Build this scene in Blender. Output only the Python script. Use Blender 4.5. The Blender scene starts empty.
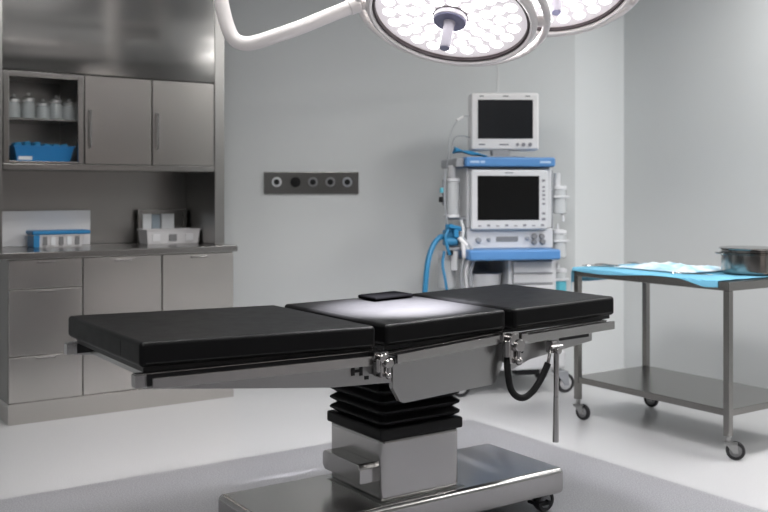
import bpy, bmesh, math, random
from mathutils import Vector, Matrix, noise
random.seed(7)
PI = math.pi
sc = bpy.context.scene
COL = sc.collection
I4 = Matrix.Identity(4)
WM = {}                     # world matrix of every parent

# ------------------------------------------------------------------ materials
def new_mat(name):
    m = bpy.data.materials.new(name); m.use_nodes = True
    nt = m.node_tree
    return m, nt, nt.nodes['Principled BSDF']

def plain(name, col, rough=.5, metal=0., spec=.5, coat=0., emit=None, es=0., trans=0., alpha=1., var=.0, vscale=8.):
    m, nt, b = new_mat(name)
    b.inputs['Base Color'].default_value = (*col, 1)
    b.inputs['Roughness'].default_value = rough
    b.inputs['Metallic'].default_value = metal
    b.inputs['Specular IOR Level'].default_value = spec
    b.inputs['Coat Weight'].default_value = coat
    b.inputs['Transmission Weight'].default_value = trans
    b.inputs['Alpha'].default_value = alpha
    if emit:
        b.inputs['Emission Color'].default_value = (*emit, 1)
        b.inputs['Emission Strength'].default_value = es
    tc = nt.nodes.new('ShaderNodeTexCoord')
    n = nt.nodes.new('ShaderNodeTexNoise'); n.inputs['Scale'].default_value = vscale; n.inputs['Detail'].default_value = 3
    nt.links.new(tc.outputs['Object'], n.inputs['Vector'])
    mr = nt.nodes.new('ShaderNodeMapRange')
    mr.inputs['To Min'].default_value = max(0, rough - .05 - var); mr.inputs['To Max'].default_value = min(1, rough + .05 + var)
    nt.links.new(n.outputs['Fac'], mr.inputs['Value'])
    nt.links.new(mr.outputs['Result'], b.inputs['Roughness'])
    return m

def steel(name, col, rough, stretch=(30, 30, 1.), bump=0., wave=0., waves=(3, 3, 6)):
    m, nt, b = new_mat(name)
    b.inputs['Metallic'].default_value = 1
    tc = nt.nodes.new('ShaderNodeTexCoord')
    mp = nt.nodes.new('ShaderNodeMapping'); mp.inputs['Scale'].default_value = stretch
    nt.links.new(tc.outputs['Object'], mp.inputs['Vector'])
    n = nt.nodes.new('ShaderNodeTexNoise'); n.inputs['Scale'].default_value = 4; n.inputs['Detail'].default_value = 5
    nt.links.new(mp.outputs['Vector'], n.inputs['Vector'])
    n2 = nt.nodes.new('ShaderNodeTexNoise'); n2.inputs['Scale'].default_value = 3.; n2.inputs['Detail'].default_value = 2
    nt.links.new(tc.outputs['Object'], n2.inputs['Vector'])
    mr = nt.nodes.new('ShaderNodeMapRange')
    mr.inputs['To Min'].default_value = rough - .01; mr.inputs['To Max'].default_value = rough + .01
    nt.links.new(n.outputs['Fac'], mr.inputs['Value']); nt.links.new(mr.outputs['Result'], b.inputs['Roughness'])
    mix = nt.nodes.new('ShaderNodeMix'); mix.data_type = 'RGBA'
    mix.inputs['A'].default_value = (*[c * .95 for c in col], 1); mix.inputs['B'].default_value = (*[min(1, c * 1.05) for c in col], 1)
    nt.links.new(n2.outputs['Fac'], mix.inputs['Factor']); nt.links.new(mix.outputs['Result'], b.inputs['Base Color'])
    bp = nt.nodes.new('ShaderNodeBump'); bp.inputs['Strength'].default_value = bump; bp.inputs['Distance'].default_value = .002
    nt.links.new(n.outputs['Fac'], bp.inputs['Height'])
    if wave:
        mp2 = nt.nodes.new('ShaderNodeMapping'); mp2.inputs['Scale'].default_value = waves
        nt.links.new(tc.outputs['Object'], mp2.inputs['Vector'])
        n3 = nt.nodes.new('ShaderNodeTexNoise'); n3.inputs['Scale'].default_value = 1.; n3.inputs['Detail'].default_value = 1
        nt.links.new(mp2.outputs['Vector'], n3.inputs['Vector'])
        bp2 = nt.nodes.new('ShaderNodeBump'); bp2.inputs['Strength'].default_value = wave; bp2.inputs['Distance'].default_value = .05
        nt.links.new(n3.outputs['Fac'], bp2.inputs['Height']); nt.links.new(bp.outputs['Normal'], bp2.inputs['Normal'])
        nt.links.new(bp2.outputs['Normal'], b.inputs['Normal'])
    else:
        nt.links.new(bp.outputs['Normal'], b.inputs['Normal'])
    return m

def speckled(name, c1, c2, rough, scale=220., coat=0.):
    m, nt, b = new_mat(name)
    tc = nt.nodes.new('ShaderNodeTexCoord')
    n = nt.nodes.new('ShaderNodeTexNoise'); n.inputs['Scale'].default_value = scale; n.inputs['Detail'].default_value = 2
    nt.links.new(tc.outputs['Object'], n.inputs['Vector'])
    r = nt.nodes.new('ShaderNodeValToRGB')
    r.color_ramp.elements[0].position = .38; r.color_ramp.elements[1].position = .62
    r.color_ramp.elements[0].color = (*c1, 1); r.color_ramp.elements[1].color = (*c2, 1)
    nt.links.new(n.outputs['Fac'], r.inputs['Fac']); nt.links.new(r.outputs['Color'], b.inputs['Base Color'])
    n2 = nt.nodes.new('ShaderNodeTexNoise'); n2.inputs['Scale'].default_value = 1.7; n2.inputs['Detail'].default_value = 4
    nt.links.new(tc.outputs['Object'], n2.inputs['Vector'])
    mr = nt.nodes.new('ShaderNodeMapRange'); mr.inputs['To Min'].default_value = rough - .012; mr.inputs['To Max'].default_value = rough + .012
    nt.links.new(n2.outputs['Fac'], mr.inputs['Value']); nt.links.new(mr.outputs['Result'], b.inputs['Roughness'])
    b.inputs['Coat Weight'].default_value = coat; b.inputs['Coat Roughness'].default_value = .12
    return m

M = dict(
    wall=plain('wall_paint', (.60, .618, .62), .55, spec=.35),
    seam=plain('wall_seam', (.67, .68, .68), .5),
    reflector=plain('reflector_pale', (.78, .70, .67), .4),  # tone of the added unseen reflector panels
    pier=plain('pier_brightened', (.70, .72, .725), .5, spec=.35),  # recess colour lightened in place of brighter light falling there
    padm=plain('pad_foam', (.0008, .0008, .0009), .95, spec=.0),
    frontwall=plain('front_wall_darkened', (.12, .122, .125), .6, spec=.3),  # unseen wall, tone darkened to dim reflections in the upper cabinet doors
    ceil=plain('ceiling_paint', (.42, .43, .43), .7),
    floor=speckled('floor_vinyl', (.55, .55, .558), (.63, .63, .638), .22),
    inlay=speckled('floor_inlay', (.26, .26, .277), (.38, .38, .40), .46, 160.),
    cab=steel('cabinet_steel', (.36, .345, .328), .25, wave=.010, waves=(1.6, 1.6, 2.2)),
    basecab=steel('cabinet_steel_lit', (.60, .575, .55), .24, wave=.010, waves=(2.2, 1.6, 1.4)),  # same steel as the wall cabinets, brighter reflections put into its colour
    fascia=steel('fascia_steel', (.31, .304, .294), .125, wave=.05, waves=(.7, 1, 6)),
    cabedge=steel('cabinet_edge_steel', (.34, .33, .318), .22),
    dark_steel=steel('niche_steel', (.31, .303, .292), .28),
    tsteel=steel('table_steel', (.43, .422, .415), .22, (1.5, 40, 40)),
    plate=steel('plate_steel', (.36, .36, .356), .30, (2, 40, 40)),
    chrome=steel('chrome', (.42, .405, .40), .14),
    trol=steel('trolley_steel', (.27, .262, .25), .26),
    pot=steel('pot_steel', (.30, .287, .272), .17, (1, 1, 40)),
    vinyl=plain('black_vinyl', (.003, .003, .0034), .43, spec=.16, vscale=20),
    rubber=plain('black_rubber', (.005, .005, .0055), .55, spec=.25),
    black=plain('black_plastic', (.008, .008, .009), .4, spec=.35),
    tyre=plain('grey_tyre', (.016, .016, .018), .6),
    hub=plain('grey_hub', (.20, .20, .205), .45),
    white=plain('white_enamel', (.72, .71, .71), .32, coat=.2),
    lampwhite=plain('lamp_enamel', (.84, .80, .79), .30, coat=.3),
    face=plain('lamp_cover', (.42, .40, .42), .3, emit=(1., .93, .97), es=.42),
    led=plain('led_lens', (.6, .6, .6), .2, emit=(1., .97, 1.), es=3.4),
    ring=plain('lamp_gasket', (.045, .032, .034), .45),
    handle=plain('lamp_handle', (.50, .475, .54), .25),
    hubwhite=plain('lamp_hub', (.50, .48, .51), .3),
    handle_end=plain('lamp_handle_end', (.20, .20, .31), .4),
    mach=plain('machine_plastic', (.60, .605, .62), .38),
    machgrey=plain('machine_grey', (.30, .31, .33), .45),
    blue=plain('machine_blue', (.085, .235, .50), .42),
    screen=plain('dark_screen', (.012, .013, .015), .30, spec=.3),
    screen2=plain('black_screen', (.003, .003, .003), .30, spec=.25),
    mark=plain('grey_mark', (.22, .22, .24), .5),
    palemark=plain('pale_mark', (.45, .58, .75), .5),
    hose=plain('blue_hose', (.03, .20, .38), .4),
    cloth=plain('blue_cloth', (.02, .20, .40), .8),
    drape=plain('blue_drape', (.15, .41, .57), .75, spec=.2),
    paper=speckled('white_wrap', (.30, .50, .62), (.66, .69, .71), .75, 9.),
    clear=plain('clear_canister', (.62, .64, .65), .25, alpha=.75),
    teal=plain('teal_liquid', (.10, .42, .52), .3),
    bluebox=plain('blue_box', (.012, .20, .50), .4),
    bluelid=plain('blue_lid', (.02, .22, .48), .4),
    glass=plain('jar_glass', (.80, .84, .85), .10, trans=.6, alpha=.85),
    lidm=steel('jar_lid_metal', (.62, .62, .62), .3),
    pane=plain('cabinet_pane', (.9, .95, .95), .04, trans=1., alpha=.12),
    panelwhite=plain('white_board', (.72, .72, .74), .3),
    note=plain('paper_note', (.78, .80, .82), .6),
    noteblue=plain('blue_grey_note', (.35, .42, .48), .6),
    gauze=plain('packaged_gauze', (.62, .61, .62), .6),
)

# ------------------------------------------------------------------ mesh builder
class MB:
    def __init__(s, mx=I4): s.bm = bmesh.new(); s.mx = mx
    def _merge(s, b, m=I4):
        b.transform(s.mx @ m)
        me = bpy.data.meshes.new('t'); b.to_mesh(me); b.free(); s.bm.from_mesh(me); bpy.data.meshes.remove(me); return s
    def box(s, x0, x1, y0, y1, z0, z1, bev=0., seg=2, zf=None, rot=None):
        b = bmesh.new(); bmesh.ops.create_cube(b, size=1)
        c = Vector(((x0+x1)/2, (y0+y1)/2, (z0+z1)/2))
        b.transform(Matrix.Diagonal((abs(x1-x0), abs(y1-y0), abs(z1-z0), 1)))
        if bev: bmesh.ops.bevel(b, geom=b.edges[:], offset=bev, segments=seg, profile=.5, affect='EDGES')
        m = Matrix.Translation(c)
        if rot is not None: m = m @ rot
        b.transform(m)
        if zf:
            for v in b.verts: v.co.z += zf(v.co.x)
        return s._merge(b)
    def cyl(s, p0, p1, r0, r1=None, n=24, bev=0.):
        r1 = r0 if r1 is None else r1
        p0, p1 = Vector(p0), Vector(p1); d = p1 - p0; L = d.length
        prof = [(0, 0), (r0, 0), (r1, L), (0, L)]
        if bev: prof = [(0, 0), (r0-bev, 0), (r0, bev), (r1, L-bev), (r1-bev, L), (0, L)]
        return s.lathe(prof, Matrix.Translation(p0) @ d.to_track_quat('Z', 'Y').to_matrix().to_4x4(), n)
    def lathe(s, prof, m=I4, n=32, close=False):
        b = bmesh.new(); rings = []
        for r, z in prof:
            if r < 1e-6: rings.append([b.verts.new((0, 0, z))])
            else: rings.append([b.verts.new((r*math.cos(2*PI*i/n), r*math.sin(2*PI*i/n), z)) for i in range(n)])
        pairs = list(zip(rings[:-1], rings[1:]))
        if close: pairs.append((rings[-1], rings[0]))
        for A, B in pairs:
            for i in range(n):
                j = (i+1) % n
                if len(A) == 1 and len(B) == 1: continue
                if len(A) == 1: b.faces.new((A[0], B[j], B[i]))
                elif len(B) == 1: b.faces.new((A[i], A[j], B[0]))
                else: b.faces.new((A[i], A[j], B[j], B[i]))
        bmesh.ops.recalc_face_normals(b, faces=b.faces[:])
        return s._merge(b, m)
    def torus(s, R, r, m=I4, n=72, k=12):
        prof = [(R + r*math.cos(2*PI*i/k), r*math.sin(2*PI*i/k)) for i in range(k)]
        return s.lathe(prof, m, n, close=True)
    def tube(s, pts, r, n=12, smooth=0, taper=None):
        P = [Vector(p) for p in pts]
        if smooth:
            Q = []
            E = [2*P[0]-P[1]] + P + [2*P[-1]-P[-2]]
            for i in range(1, len(E)-2):
                a, b_, c, d = E[i-1:i+3]
                for k in range(smooth):
                    t = k/smooth
                    Q.append(.5*((2*b_) + (c-a)*t + (2*a-5*b_+4*c-d)*t*t + (3*b_-a-3*c+d)*t**3))
            Q.append(P[-1]); P = Q
        b = bmesh.new(); rings = []
        up = Vector((0, 0, 1))
        t0 = (P[1]-P[0]).normalized()
        if abs(t0.dot(up)) > .95: up = Vector((1, 0, 0))
        nx = t0.cross(up).normalized()
        for i, p in enumerate(P):
            t = (P[min(i+1, len(P)-1)] - P[max(i-1, 0)]).normalized()
            nx = (nx - t*nx.dot(t)).normalized(); ny = t.cross(nx)
            rr = r if taper is None else r + (taper-r)*i/(len(P)-1)
            if callable(r): rr = r(i/(len(P)-1))
            rings.append([b.verts.new(p + rr*(math.cos(2*PI*k/n)*nx + math.sin(2*PI*k/n)*ny)) for k in range(n)])
        for A, B in zip(rings[:-1], rings[1:]):
            for k in range(n): b.faces.new((A[k], A[(k+1) % n], B[(k+1) % n], B[k]))
        b.faces.new(rings[0][::-1]); b.faces.new(rings[-1])
        bmesh.ops.recalc_face_normals(b, faces=b.faces[:])
        return s._merge(b)
    def prism(s, poly, axis, a0, a1, bev=0., seg=2):
        """poly = 2D outline; axis 'y': (x,z) swept in y; 'z': (x,y) swept in z; 'x': (y,z) swept in x"""
        b = bmesh.new()
        def P(u, v, w): return {'y': (u, w, v), 'z': (u, v, w), 'x': (w, u, v)}[axis]
        A = [b.verts.new(P(u, v, a0)) for u, v in poly]; B = [b.verts.new(P(u, v, a1)) for u, v in poly]
        n = len(poly)
        b.faces.new(A); b.faces.new(B[::-1])
        for i in range(n): b.faces.new((A[i], B[i], B[(i+1) % n], A[(i+1) % n]))
        bmesh.ops.recalc_face_normals(b, faces=b.faces[:])
        if bev: bmesh.ops.bevel(b, geom=b.edges[:], offset=bev, segments=seg, profile=.5, affect='EDGES')
        return s._merge(b)
    def sphere(s, c, r, sc_=(1, 1, 1), n=16):
        b = bmesh.new(); bmesh.ops.create_uvsphere(b, u_segments=n, v_segments=max(6, n//2), radius=r)
        return s._merge(b, Matrix.Translation(Vector(c)) @ Matrix.Diagonal((*sc_, 1)))
    def grid(s, fn, nu, nv):
        b = bmesh.new()
        V = [[b.verts.new(fn(i/nu, j/nv)) for j in range(nv+1)] for i in range(nu+1)]
        for i in range(nu):
            for j in range(nv): b.faces.new((V[i][j], V[i+1][j], V[i+1][j+1], V[i][j+1]))
        return s._merge(b)
    def build(s, name, mat, parent=None, ang=35, solid=0.):
        inv = WM[parent].inverted() if parent is not None else I4
        s.bm.transform(inv)
        me = bpy.data.meshes.new(name); s.bm.to_mesh(me); s.bm.free()
        me.materials.append(mat)
        for p in me.polygons: p.use_smooth = True
        me.set_sharp_from_angle(angle=math.radians(ang))
        o = bpy.data.objects.new(name, me); COL.objects.link(o)
        if solid:
            md = o.modifiers.new('thickness', 'SOLIDIFY'); md.thickness = solid; md.offset = 1
        wn_ = o.modifiers.new('weighted_normals', 'WEIGHTED_NORMAL'); wn_.keep_sharp = True; wn_.weight = 100
        if parent is not None:
            o.parent = parent; WM[o] = WM[parent]
        else: WM[o] = I4
        return o

def tag(o, label, cat, group=None):
    o['label'] = label; o['category'] = cat
    if group: o['group'] = group
    return o
def empty(name, loc, label, cat, rz=0., group=None):
    o = bpy.data.objects.new(name, None); COL.objects.link(o)
    o.empty_display_size = .1
    o.location = loc; o.rotation_euler = (0, 0, rz)
    WM[o] = Matrix.Translation(Vector(loc)) @ Matrix.Rotation(rz, 4, 'Z')
    return tag(o, label, cat, group)
def struct(name, mb, mat):
    o = mb.build(name, mat); o['kind'] = 'structure'; return o
def solo(name, mb, mat, label, cat, group=None, loc=None, **k):
    """a one-mesh thing with its origin at loc"""
    inv = Matrix.Translation(-Vector(loc)) if loc else I4
    mb.bm.transform(inv)
    o = mb.build(name, mat, **k)
    if loc: o.location = loc; WM[o] = Matrix.Translation(Vector(loc))
    return tag(o, label, cat, group)
def dup(root, loc, label, rz=None):
    r = root.copy(); COL.objects.link(r); r.location = loc; r['label'] = label
    if rz is not None: r.rotation_euler = (0, 0, rz)
    for ch in list(root.children):
        c = ch.copy(); COL.objects.link(c); c.parent = r
        for g in list(ch.children):
            d = g.copy(); COL.objects.link(d); d.parent = c
    return r

# ------------------------------------------------------------------ room
CE = 3.0
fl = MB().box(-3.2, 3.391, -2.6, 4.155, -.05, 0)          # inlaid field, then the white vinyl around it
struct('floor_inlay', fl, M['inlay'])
fl = MB(); fl.box(-3.2, 3.391, 4.155, 6.2, -.05, 0); fl.box(3.391, 5.45, -2.6, 6.2, -.05, 0)
struct('floor', fl, M['floor'])
struct('ceiling', MB().box(-3.2, 5.45, -2.6, 6.2, CE, CE+.05), M['ceil'])
A = (2.754, 6.04); B = (4.803, 4.742); C_ = (5.294, 4.742)
struct('wall_left', MB().box(-3.2, 2.754, 6.04, 6.2, 0, CE), M['wall'])
struct('wall_back', MB().prism([A, B, (4.90, 4.90), (2.86, 6.2), (2.754, 6.2)], 'z', 0, CE), M['wall'])
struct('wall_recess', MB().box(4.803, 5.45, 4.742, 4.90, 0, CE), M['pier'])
struct('wall_right', MB().box(5.294, 5.45, -2.6, 4.742, 0, CE), M['wall'])
struct('wall_front', MB().box(-3.2, 5.45, -2.75, -2.6, 0, CE), M['frontwall'])
struct('wall_side', MB().box(-3.35, -3.2, -2.75, 6.2, 0, CE), M['wall'])
struct('reflector_1', MB().box(3.1, 4.05, -2.6, -2.57, 0, 2.1, .004), M['reflector'])  # unseen reflector panels added for pale reflections in the cabinet fronts
struct('reflector_2', MB().box(4.06, 5.0, -2.6, -2.57, 0, 2.1, .004), M['reflector'])
wd = Vector((.8447, -.5352, 0)); wn = Vector((-.5352, -.8447, 0))
WMX = Matrix.Translation((2.754, 6.04, 0)) @ Matrix.Rotation(math.radians(-32.36), 4, 'Z')   # x along wall, -y into the room
struct('trim_1', MB(WMX).box(1.885, 1.898, -.003, .001, .02, CE), M['seam'])

# ------------------------------------------------------------------ gas outlet panel
g = empty('gas_outlet_panel', WMX @ Vector((.609, 0, 1.325)), 'long brushed steel gas outlet plate with five round sockets on the back wall', 'outlet panel', math.radians(-32.36))
MB(WMX).box(.286, .932, -.014, 0, 1.249, 1.40, .003).build('plate', M['cabedge'], g)
for k, s_ in enumerate((.374, .501, .620, .739, .855)):
    f_ = MB(WMX @ Matrix.Translation((s_, -.014, 1.331)) @ Matrix.Rotation(PI/2, 4, 'X'))
    f_.lathe([(.020, 0), (.034, 0), (.034, .010), (.030, .015), (.022, .015), (.020, .012)], n=28, close=True)
    col = (M['mach'], M['rubber'], M['hub'], M['hub'], M['machgrey'])[k]
    sck = f_.build('outlet_socket', col, g)
    MB(WMX @ Matrix.Translation((s_, -.014, 1.331)) @ Matrix.Rotation(PI/2, 4, 'X')).lathe([(0, .001), (.0215, .001), (.0215, .011), (.012, .013), (0, .013)], n=24).build('outlet_valve', M['rubber'], sck)

# ------------------------------------------------------------------ steel cabinets (left)
YF = 5.42; YB = 6.02; YU = 5.56
sur = empty('cabinet_surround', (1.85, 6.0, 0), 'tall brushed steel wall surround framing the cabinets up to the ceiling', 'wall panelling')
MB().box(1.16, 2.50, 6.022, 6.04, .94, CE-.01).build('back_panel', M['dark_steel'], sur)
MB().box(2.487, 2.552, YU, 6.02, .938, CE-.01, .002).build('side_panel', M['dark_steel'], sur)
MB().box(1.14, 1.222, YU, 6.02, .938, CE-.01, .002).build('side_panel', M['dark_steel'], sur)
MB().box(1.224, 2.485, YU, YU+.02, 1.946, CE-.01, .002).build('fascia_panel', M['fascia'], sur)

solo('plinth', MB().box(1.222, 2.551, YF+.002, 6.0, 0, .116, .002), M['basecab'], 'low steel plinth under the base cabinets standing on the white floor', 'plinth', loc=(1.88, 5.7, 0))

def base_unit(x0, x1, label, drawers=None):
    c = empty('base_cabinet', ((x0+x1)/2, 5.7, .117), label, 'cabinet', group='steel base cabinets')
    b = MB(); b.box(x0+.001, x0+.018, YF+.02, 6.0, .117, .898); b.box(x1-.018, x1-.001, YF+.02, 6.0, .117, .898)
    b.box(x0+.018, x1-.018, YF+.02, 6.0, .117, .135); b.box(x0+.018, x1-.018, YF+.02, 6.0, .885, .898); b.box(x0+.018, x1-.018, 5.98, 6.0, .135, .885)
    b.box(x0+.018, x1-.018, YF+.03, YF+.04, .135, .885)
    b.build('carcass', M['dark_steel'], c)
    if drawers:
        for z0, z1 in drawers:
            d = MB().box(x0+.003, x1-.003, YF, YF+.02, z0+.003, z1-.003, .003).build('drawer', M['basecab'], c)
            xm = (x0+x1)/2
            MB().box(xm-.05, xm+.05, YF-.010, YF+.002, z1-.022, z1-.010, .003).build('pull', M['cabedge'], d)
    else:
        d = MB().box(x0+.003, x1-.003, YF, YF+.02, .120, .892, .003).build('door', M['basecab'], c)
        xm = (x0+x1)/2
        MB().box(xm-.05, xm+.05, YF-.010, YF+.002, .868, .880, .003).build('pull', M['cabedge'], d)
    return c
base_unit(1.222, 1.623, 'steel base cabinet with a stack of three drawers at the left end', [(.117, .369), (.369, .733), (.733, .895)])
base_unit(1.623, 2.088, 'plain steel base cabinet with one door, the middle of three below the worktop')
base_unit(2.088, 2.551, 'plain steel base cabinet with one door, nearest the gas outlet panel')
w = MB(); w.box(1.13, 2.566, 5.395, 6.02, .899, .936, .004, 3)
solo('worktop', w, M['cabedge'], 'continuous steel worktop with a thick folded front edge over the base cabinets', 'worktop', loc=(1.85, 5.7, .899))

def wall_unit(x0, x1, label, glassy=False, handle=None):
    c = empty('wall_cabinet', ((x0+x1)/2, 5.8, 1.424), label, 'cabinet', group='steel wall cabinets')
    z0, z1 = 1.424, 1.942
    b = MB(); b.box(x0+.001, x0+.016, YU+.022, 6.018, z0, z1); b.box(x1-.016, x1-.001, YU+.022, 6.018, z0, z1)
    b.box(x0+.016, x1-.016, YU+.022, 6.018, z1-.016, z1); b.box(x0+.016, x1-.016, YU+.022, 6.018, z0, z0+.012); b.box(x0+.016, x1-.016, 6.0, 6.018, z0+.012, z1-.016)
    b.build('carcass', M['dark_steel'], c)
    if glassy:
        MB().box(x0+.017, x1-.017, YU+.05, 5.998, 1.672, 1.682).build('inner_shelf', M['cabedge'], c)
        f = MB(); t = .034
        f.box(x0+.003, x0+t, YU, YU+.02, z0+.003, z1-.003, .003); f.box(x1-t, x1-.003, YU, YU+.02, z0+.003, z1-.003, .003)
        f.box(x0+t, x1-t, YU, YU+.02, z1-t, z1-.003, .002); f.box(x0+t, x1-t, YU, YU+.02, z0+.003, z0+.014, .002)
        d = f.build('door_frame', M['cabedge'], c)
        MB().box(x0+t-.004, x1-t+.004, YU+.009, YU+.012, z0+.012, z1-t+.004).build('glass_pane', M['pane'], d)
    else:
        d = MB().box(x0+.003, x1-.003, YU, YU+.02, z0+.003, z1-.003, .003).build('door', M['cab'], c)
        hx = x0+.03 if handle == 'l' else x1-.03
        h = MB(); h.tube([(hx, YU+.002, 1.74), (hx, YU-.022, 1.73), (hx, YU-.022, 1.53), (hx, YU+.002, 1.52)], .0045, 10)
        h.build('handle', M['plate'], d)
    return c
gc = wall_unit(1.224, 1.672, 'steel wall cabinet with a glass door showing jars and a blue crate', True)
wall_unit(1.674, 2.078, 'steel wall cabinet with a plain door and slim handle next to the glass-fronted one', False, 'l')
wall_unit(2.080, 2.484, 'steel wall cabinet with a plain door at the right end, near the white wall', False, 'l')
solo('cabinet_rail', MB().box(1.224, 2.485, YU-.004, 6.018, 1.390, 1.4225, .003), M['cabedge'], 'steel ledge running below all three wall cabinets', 'ledge', loc=(1.85, 5.8, 1.39))

# jars on the inner shelf
JL = ['left-end glass jar on the upper shelf of the glass-fronted cabinet', 'glass jar with a tall domed lid, second from left on the cabinet shelf',
      'squat glass jar in the middle of the row on the cabinet shelf', 'glass jar second from right on the upper cabinet shelf', 'glass jar at the right end of the cabinet shelf, beside the frame']
jar0 = None
for k, (x, y, hs) in enumerate([(1.318, 5.72, 1.), (1.405, 5.74, 1.1), (1.482, 5.72, .86), (1.560, 5.73, 1.05), (1.630, 5.72, .92)]):
    if jar0 is None:
        j = empty('glass_jar', (x, y, 1.682), JL[0], 'jar', group='jars on the cabinet shelf')
        T = Matrix.Translation((x, y, 1.682))
        MB(T).lathe([(0, 0), (.030, 0), (.033, .004), (.033, .062), (.026, .074), (.026, .080), (.023, .080), (.023, .072), (.030, .060), (.030, .006), (0, .005)], n=20).build('jar_body', M['glass'], j)
        MB(T).lathe([(0, .084), (.022, .084), (.029, .081), (.029, .093), (.020, .100), (.007, .104), (.010, .116), (0, .118)], n=20).build('lid', M['lidm'], j)
        jar0 = j; j.scale = (1.15, 1.15, 1.2)
    else:
        j = dup(jar0, (x, y, 1.682), JL[k]); j.scale = (1.15, 1.15, 1.2*hs)
# blue crate with contents
c = empty('storage_crate', (1.46, 5.72, 1.4365), 'blue plastic crate filled with blue packs, in the glass-fronted cabinet', 'crate')
cr = MB(); x0, x1, y0, y1, z0, z1 = 1.30, 1.632, 5.62, 5.82, 1.437, 1.522
b = bmesh.new()
def taper_box(x0, x1, y0, y1, z0, z1, d, t):
    m = MB(); 
    P = lambda e, z: [(x0+e, y0+e, z), (x1-e, y0+e, z), (x1-e, y1-e, z), (x0+e, y1-e, z)]
    L = [P(d, z0), P(0, z1), P(-.006, z1), P(-.006, z1+.006), P(t, z1+.006), P(d+t, z0+t)]
    bb = bmesh.new(); R = [[bb.verts.new(p) for p in l] for l in L]
    bb.faces.new(R[0][::-1]); bb.faces.new(R[-1])
    for a_, b_ in zip(R[:-1], R[1:]):
        for i in range(4): bb.faces.new((a_[i], a_[(i+1) % 4], b_[(i+1) % 4], b_[i]))
    bmesh.ops.recalc_face_normals(bb, faces=bb.faces[:])
    m._merge(bb); return m
taper_box(x0, x1, y0, y1, z0, z1, .02, .004).build('crate_body', M['bluebox'], c)
for k in range(6):
    xx = x0+.035+.052*k
    MB().box(xx-.02, xx+.02, y0+.04, y1-.05, z0+.02, z1+.02+.02*random.random(), .012, 3, rot=Matrix.Rotation(random.uniform(-.2, .2), 4, 'Y')).build('folded_pack', M['cloth'], c)
MB().box(1.325, 1.40, 5.632, 5.636, 1.447, 1.505, .001, rot=Matrix.Rotation(.10, 4, 'X')).build('paper_tag', M['note'], c)

# worktop items
o = MB().box(1.315, 1.838, 5.985, 5.996, .937, 1.15, .002)
solo('splash_board', o, M['panelwhite'], 'pale rectangular board leaning at the back of the worktop, left side', 'board', loc=(1.575, 5.99, .937))
t = empty('covered_tray', (1.60, 5.86, .937), 'instrument tray with a blue lid standing on the worktop', 'tray')
taper_box(1.452, 1.742, 5.79, 5.93, .937, 1.005, .012, .004).build('tray_body', M['gauze'], t)
MB().box(1.438, 1.778, 5.778, 5.945, 1.012, 1.036, .008, 3).build('lid', M['bluelid'], t)
MB().box(1.446, 1.480, 5.783, 5.93, .938, 1.011, .002).build('end_cap', M['bluelid'], t)
for k in range(5): MB().box(1.50+.047*k, 1.525+.047*k, 5.789, 5.794, .95, 1.0).build('wrapped_item', M['note'] if k % 2 else M['hub'], t)
t = empty('notice_frame', (2.305, 5.99, .937), 'steel framed notice with pale papers standing at the back of the worktop', 'notice')
f = MB(); f.box(2.14, 2.160, 5.97, 5.99, .937, 1.15, .002); f.box(2.450, 2.472, 5.97, 5.99, .937, 1.15, .002); f.box(2.16, 2.45, 5.97, 5.99, 1.132, 1.15, .002); f.box(2.16, 2.45, 5.97, 5.99, .937, .95, .002); f.box(2.155, 2.455, 5.986, 5.996, .945, 1.14)
f.build('frame', M['cabedge'], t)
MB().box(2.175, 2.232, 5.978, 5.984, .96, 1.122).build('paper_sheet', M['note'], t)
MB().box(2.236, 2.29, 5.978, 5.984, .97, 1.118).build('paper_sheet', M['noteblue'], t)
MB().box(2.30, 2.385, 5.978, 5.984, .98, 1.122).build('paper_sheet', M['note'], t)
t = empty('sterile_box', (2.31, 5.84, .937), 'shallow white box of packaged supplies on the worktop below the framed notice', 'box')
taper_box(2.125, 2.476, 5.77, 5.93, .937, 1.022, .008, .004).build('box_body', M['gauze'], t)
for k in range(5): MB().box(2.15+.065*k, 2.195+.065*k, 5.79, 5.91, .955, 1.012+.008*(k % 2), .004).build('supply_pack', M['note'], t)
for k in range(3): MB().box(2.16+.11*k, 2.21+.11*k, 5.766, 5.773, .955, .998, .001, rot=Matrix.Rotation(.05, 4, 'X')).build('label_patch', M['panelwhite'] if k != 1 else M['hub'], t)

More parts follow.
